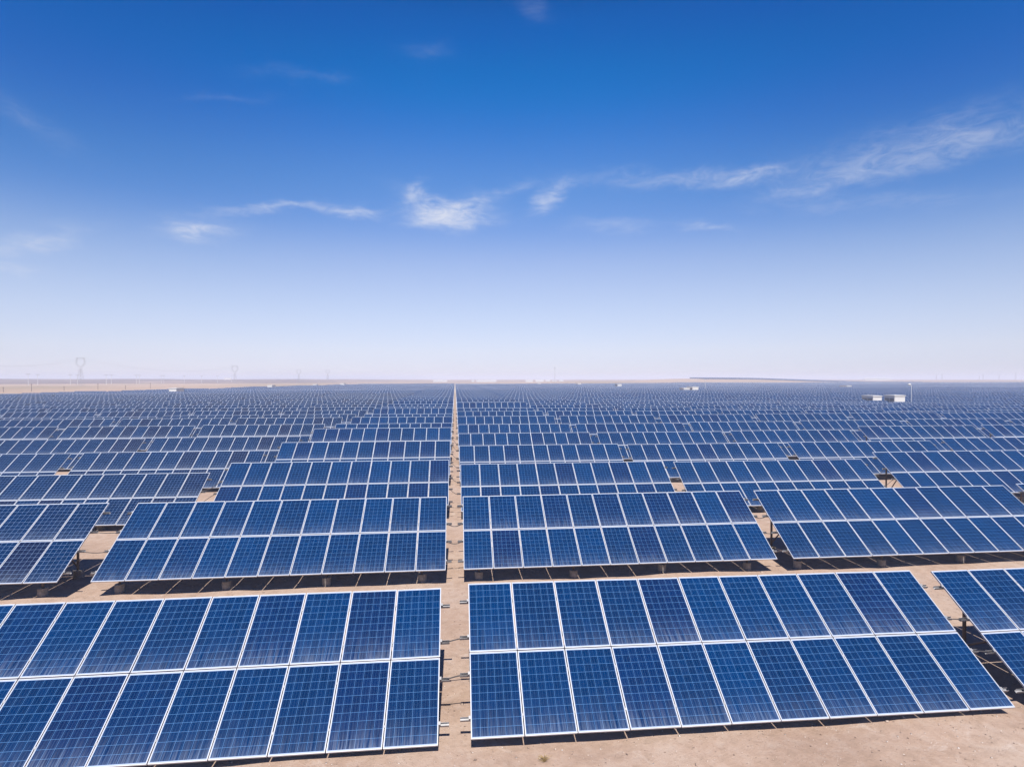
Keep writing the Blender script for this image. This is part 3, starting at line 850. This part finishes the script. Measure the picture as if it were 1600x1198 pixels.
# dark fence posts in front of them
for i, (px, dy_) in enumerate(((49, 330), (153, 380), (235, 430), (100, 350), (196, 400), (5, 310))):
    x, y = on_ground(px, dy_); gz = float(ground_h(x, y, False))
    mb = MB(); H = 4.2 if i < 3 else 2.6
    mb.tube((0, 0, 0), (0, 0, H), 0.13, 0.1, 8); mb.box((-0.35, -0.08, H - 0.5), (0.35, 0.08, H - 0.35))
    o = mb.build('utility_post', [BROWN]); o.location = (x, y, gz)
    tag(o, ['tall dark post in the sand below the left pair of lamps', 'tall dark post in the sand right of the big pylon', 'tall dark post furthest right in the left sand strip',
            'short dark post between the left and middle tall posts', 'short dark post between the middle and right tall posts', 'short dark post at the very left edge of the sand strip'][i], 'post', 'dark posts in the left sand strip')

# ------------------------------------------------------------------ small things on the near ground
rs = np.random.RandomState(5)
STONE, tst, bst = mat('stone')
_g = tst.new('ShaderNodeNewGeometry')
tst.link(tst.ramp(_g.outputs['Random Per Island'], [(0, (0.16, 0.12, 0.10)), (0.5, (0.34, 0.26, 0.21)), (0.8, (0.50, 0.40, 0.33)), (1, (0.66, 0.62, 0.58))]), bst.inputs['Base Color'])
bst.inputs['Roughness'].default_value = 0.9
V = np.array([(1, 0, 0), (-1, 0, 0), (0, 1, 0), (0, -1, 0), (0, 0, 1), (0, 0, -1)], float)
T3 = np.array([(0, 2, 4), (2, 1, 4), (1, 3, 4), (3, 0, 4), (2, 0, 5), (1, 2, 5), (3, 1, 5), (0, 3, 5)])
vv, ffs = [], []; off = 0
for i in range(9500):
    if i < 6000: x, y = rs.uniform(-13, 16), rs.uniform(9.2, 20) if rs.rand() < .75 else rs.uniform(9.2, 11)
    else: x, y = rs.uniform(-26, 34), rs.uniform(9, 40)
    s_ = 0.006 + 0.012 * rs.rand() ** 2 + (0.03 * rs.rand() if rs.rand() < .03 else 0)
    ang = rs.rand() * 6.28; R = np.array([[math.cos(ang), -math.sin(ang), 0], [math.sin(ang), math.cos(ang), 0], [0, 0, 1]])
    q = (V * (1 + 0.35 * rs.randn(6, 1)) * np.array([s_ * rs.uniform(.8, 1.7), s_, s_ * .6])) @ R.T
    q += np.array([x, y, float(ground_h(x, y)) + s_ * 0.25])
    vv.append(q); ffs.append(T3 + off); off += 6
me = mesh_np('gravel', np.concatenate(vv), np.concatenate(ffs), [STONE])
tag(link(bpy.data.objects.new('gravel', me)), 'small scattered stones on the sand around the front tables', 'gravel', kind='stuff')

# dry weed tufts
STRAW, tsw, bsw = mat('dry_straw'); bsw.inputs['Base Color'].default_value = (0.30, 0.21, 0.09, 1); bsw.inputs['Roughness'].default_value = 0.8
for (x, y, s_, lbl) in ((0.31 + 1.3, 10.12, 0.11, 'dry brown weed tuft before the left end of the front right table'), (-0.5, 21.5, 0.10, 'tiny dry weed in the aisle by the second row'), (11.5, 14.8, 0.12, 'dry weed in the gap between the two front right tables')):
    mb = MB(); rr = random.Random(int(x * 100))
    for i in range(46):
        a = rr.uniform(0, 6.28); L = s_ * rr.uniform(.5, 1.2); t_ = rr.uniform(.3, 1.2)
        p0 = Vector((rr.uniform(-.02, .02), rr.uniform(-.02, .02), 0)); p1 = p0 + Vector((math.cos(a) * math.sin(t_) * L * .6, math.sin(a) * math.sin(t_) * L * .6, L * .6 * math.cos(t_) + .02)); p2 = p1 + Vector((math.cos(a) * L * .5, math.sin(a) * L * .5, L * .15))
        mb.path([p0, p1, p2], 0.003, 3)
    o = mb.build('dry_weed', [STRAW]); o.location = (x, y, float(ground_h(x, y)))
    tag(o, lbl, 'weed', 'dry weeds on the sand')

# ------------------------------------------------------------------ haze
HAZE = 0.0005
bm = bmesh.new(); bmesh.ops.create_cube(bm, size=1)
me = bpy.data.meshes.new('haze'); bm.to_mesh(me); bm.free()
hz = link(bpy.data.objects.new('haze', me)); hz.scale = (19000, 12600, 32); hz.location = (0, 5800, 13)
hm = bpy.data.materials.new('haze'); hm.use_nodes = True; hn = NT(hm.node_tree); hn.n.clear()
ho = hn.new('ShaderNodeOutputMaterial'); hv = hn.new('ShaderNodeVolumePrincipled')
hv.inputs['Color'].default_value = (0.84, 0.88, 1.0, 1); hv.inputs['Density'].default_value = HAZE; hv.inputs['Anisotropy'].default_value = -0.05
hn.link(hv.outputs[0], ho.inputs['Volume']); me.materials.append(hm)
tag(hz, 'thin pale haze over the whole plain', kind='stuff')
print('tables', len(single), 'rest', len(rest), 'objects', len(bpy.data.objects))
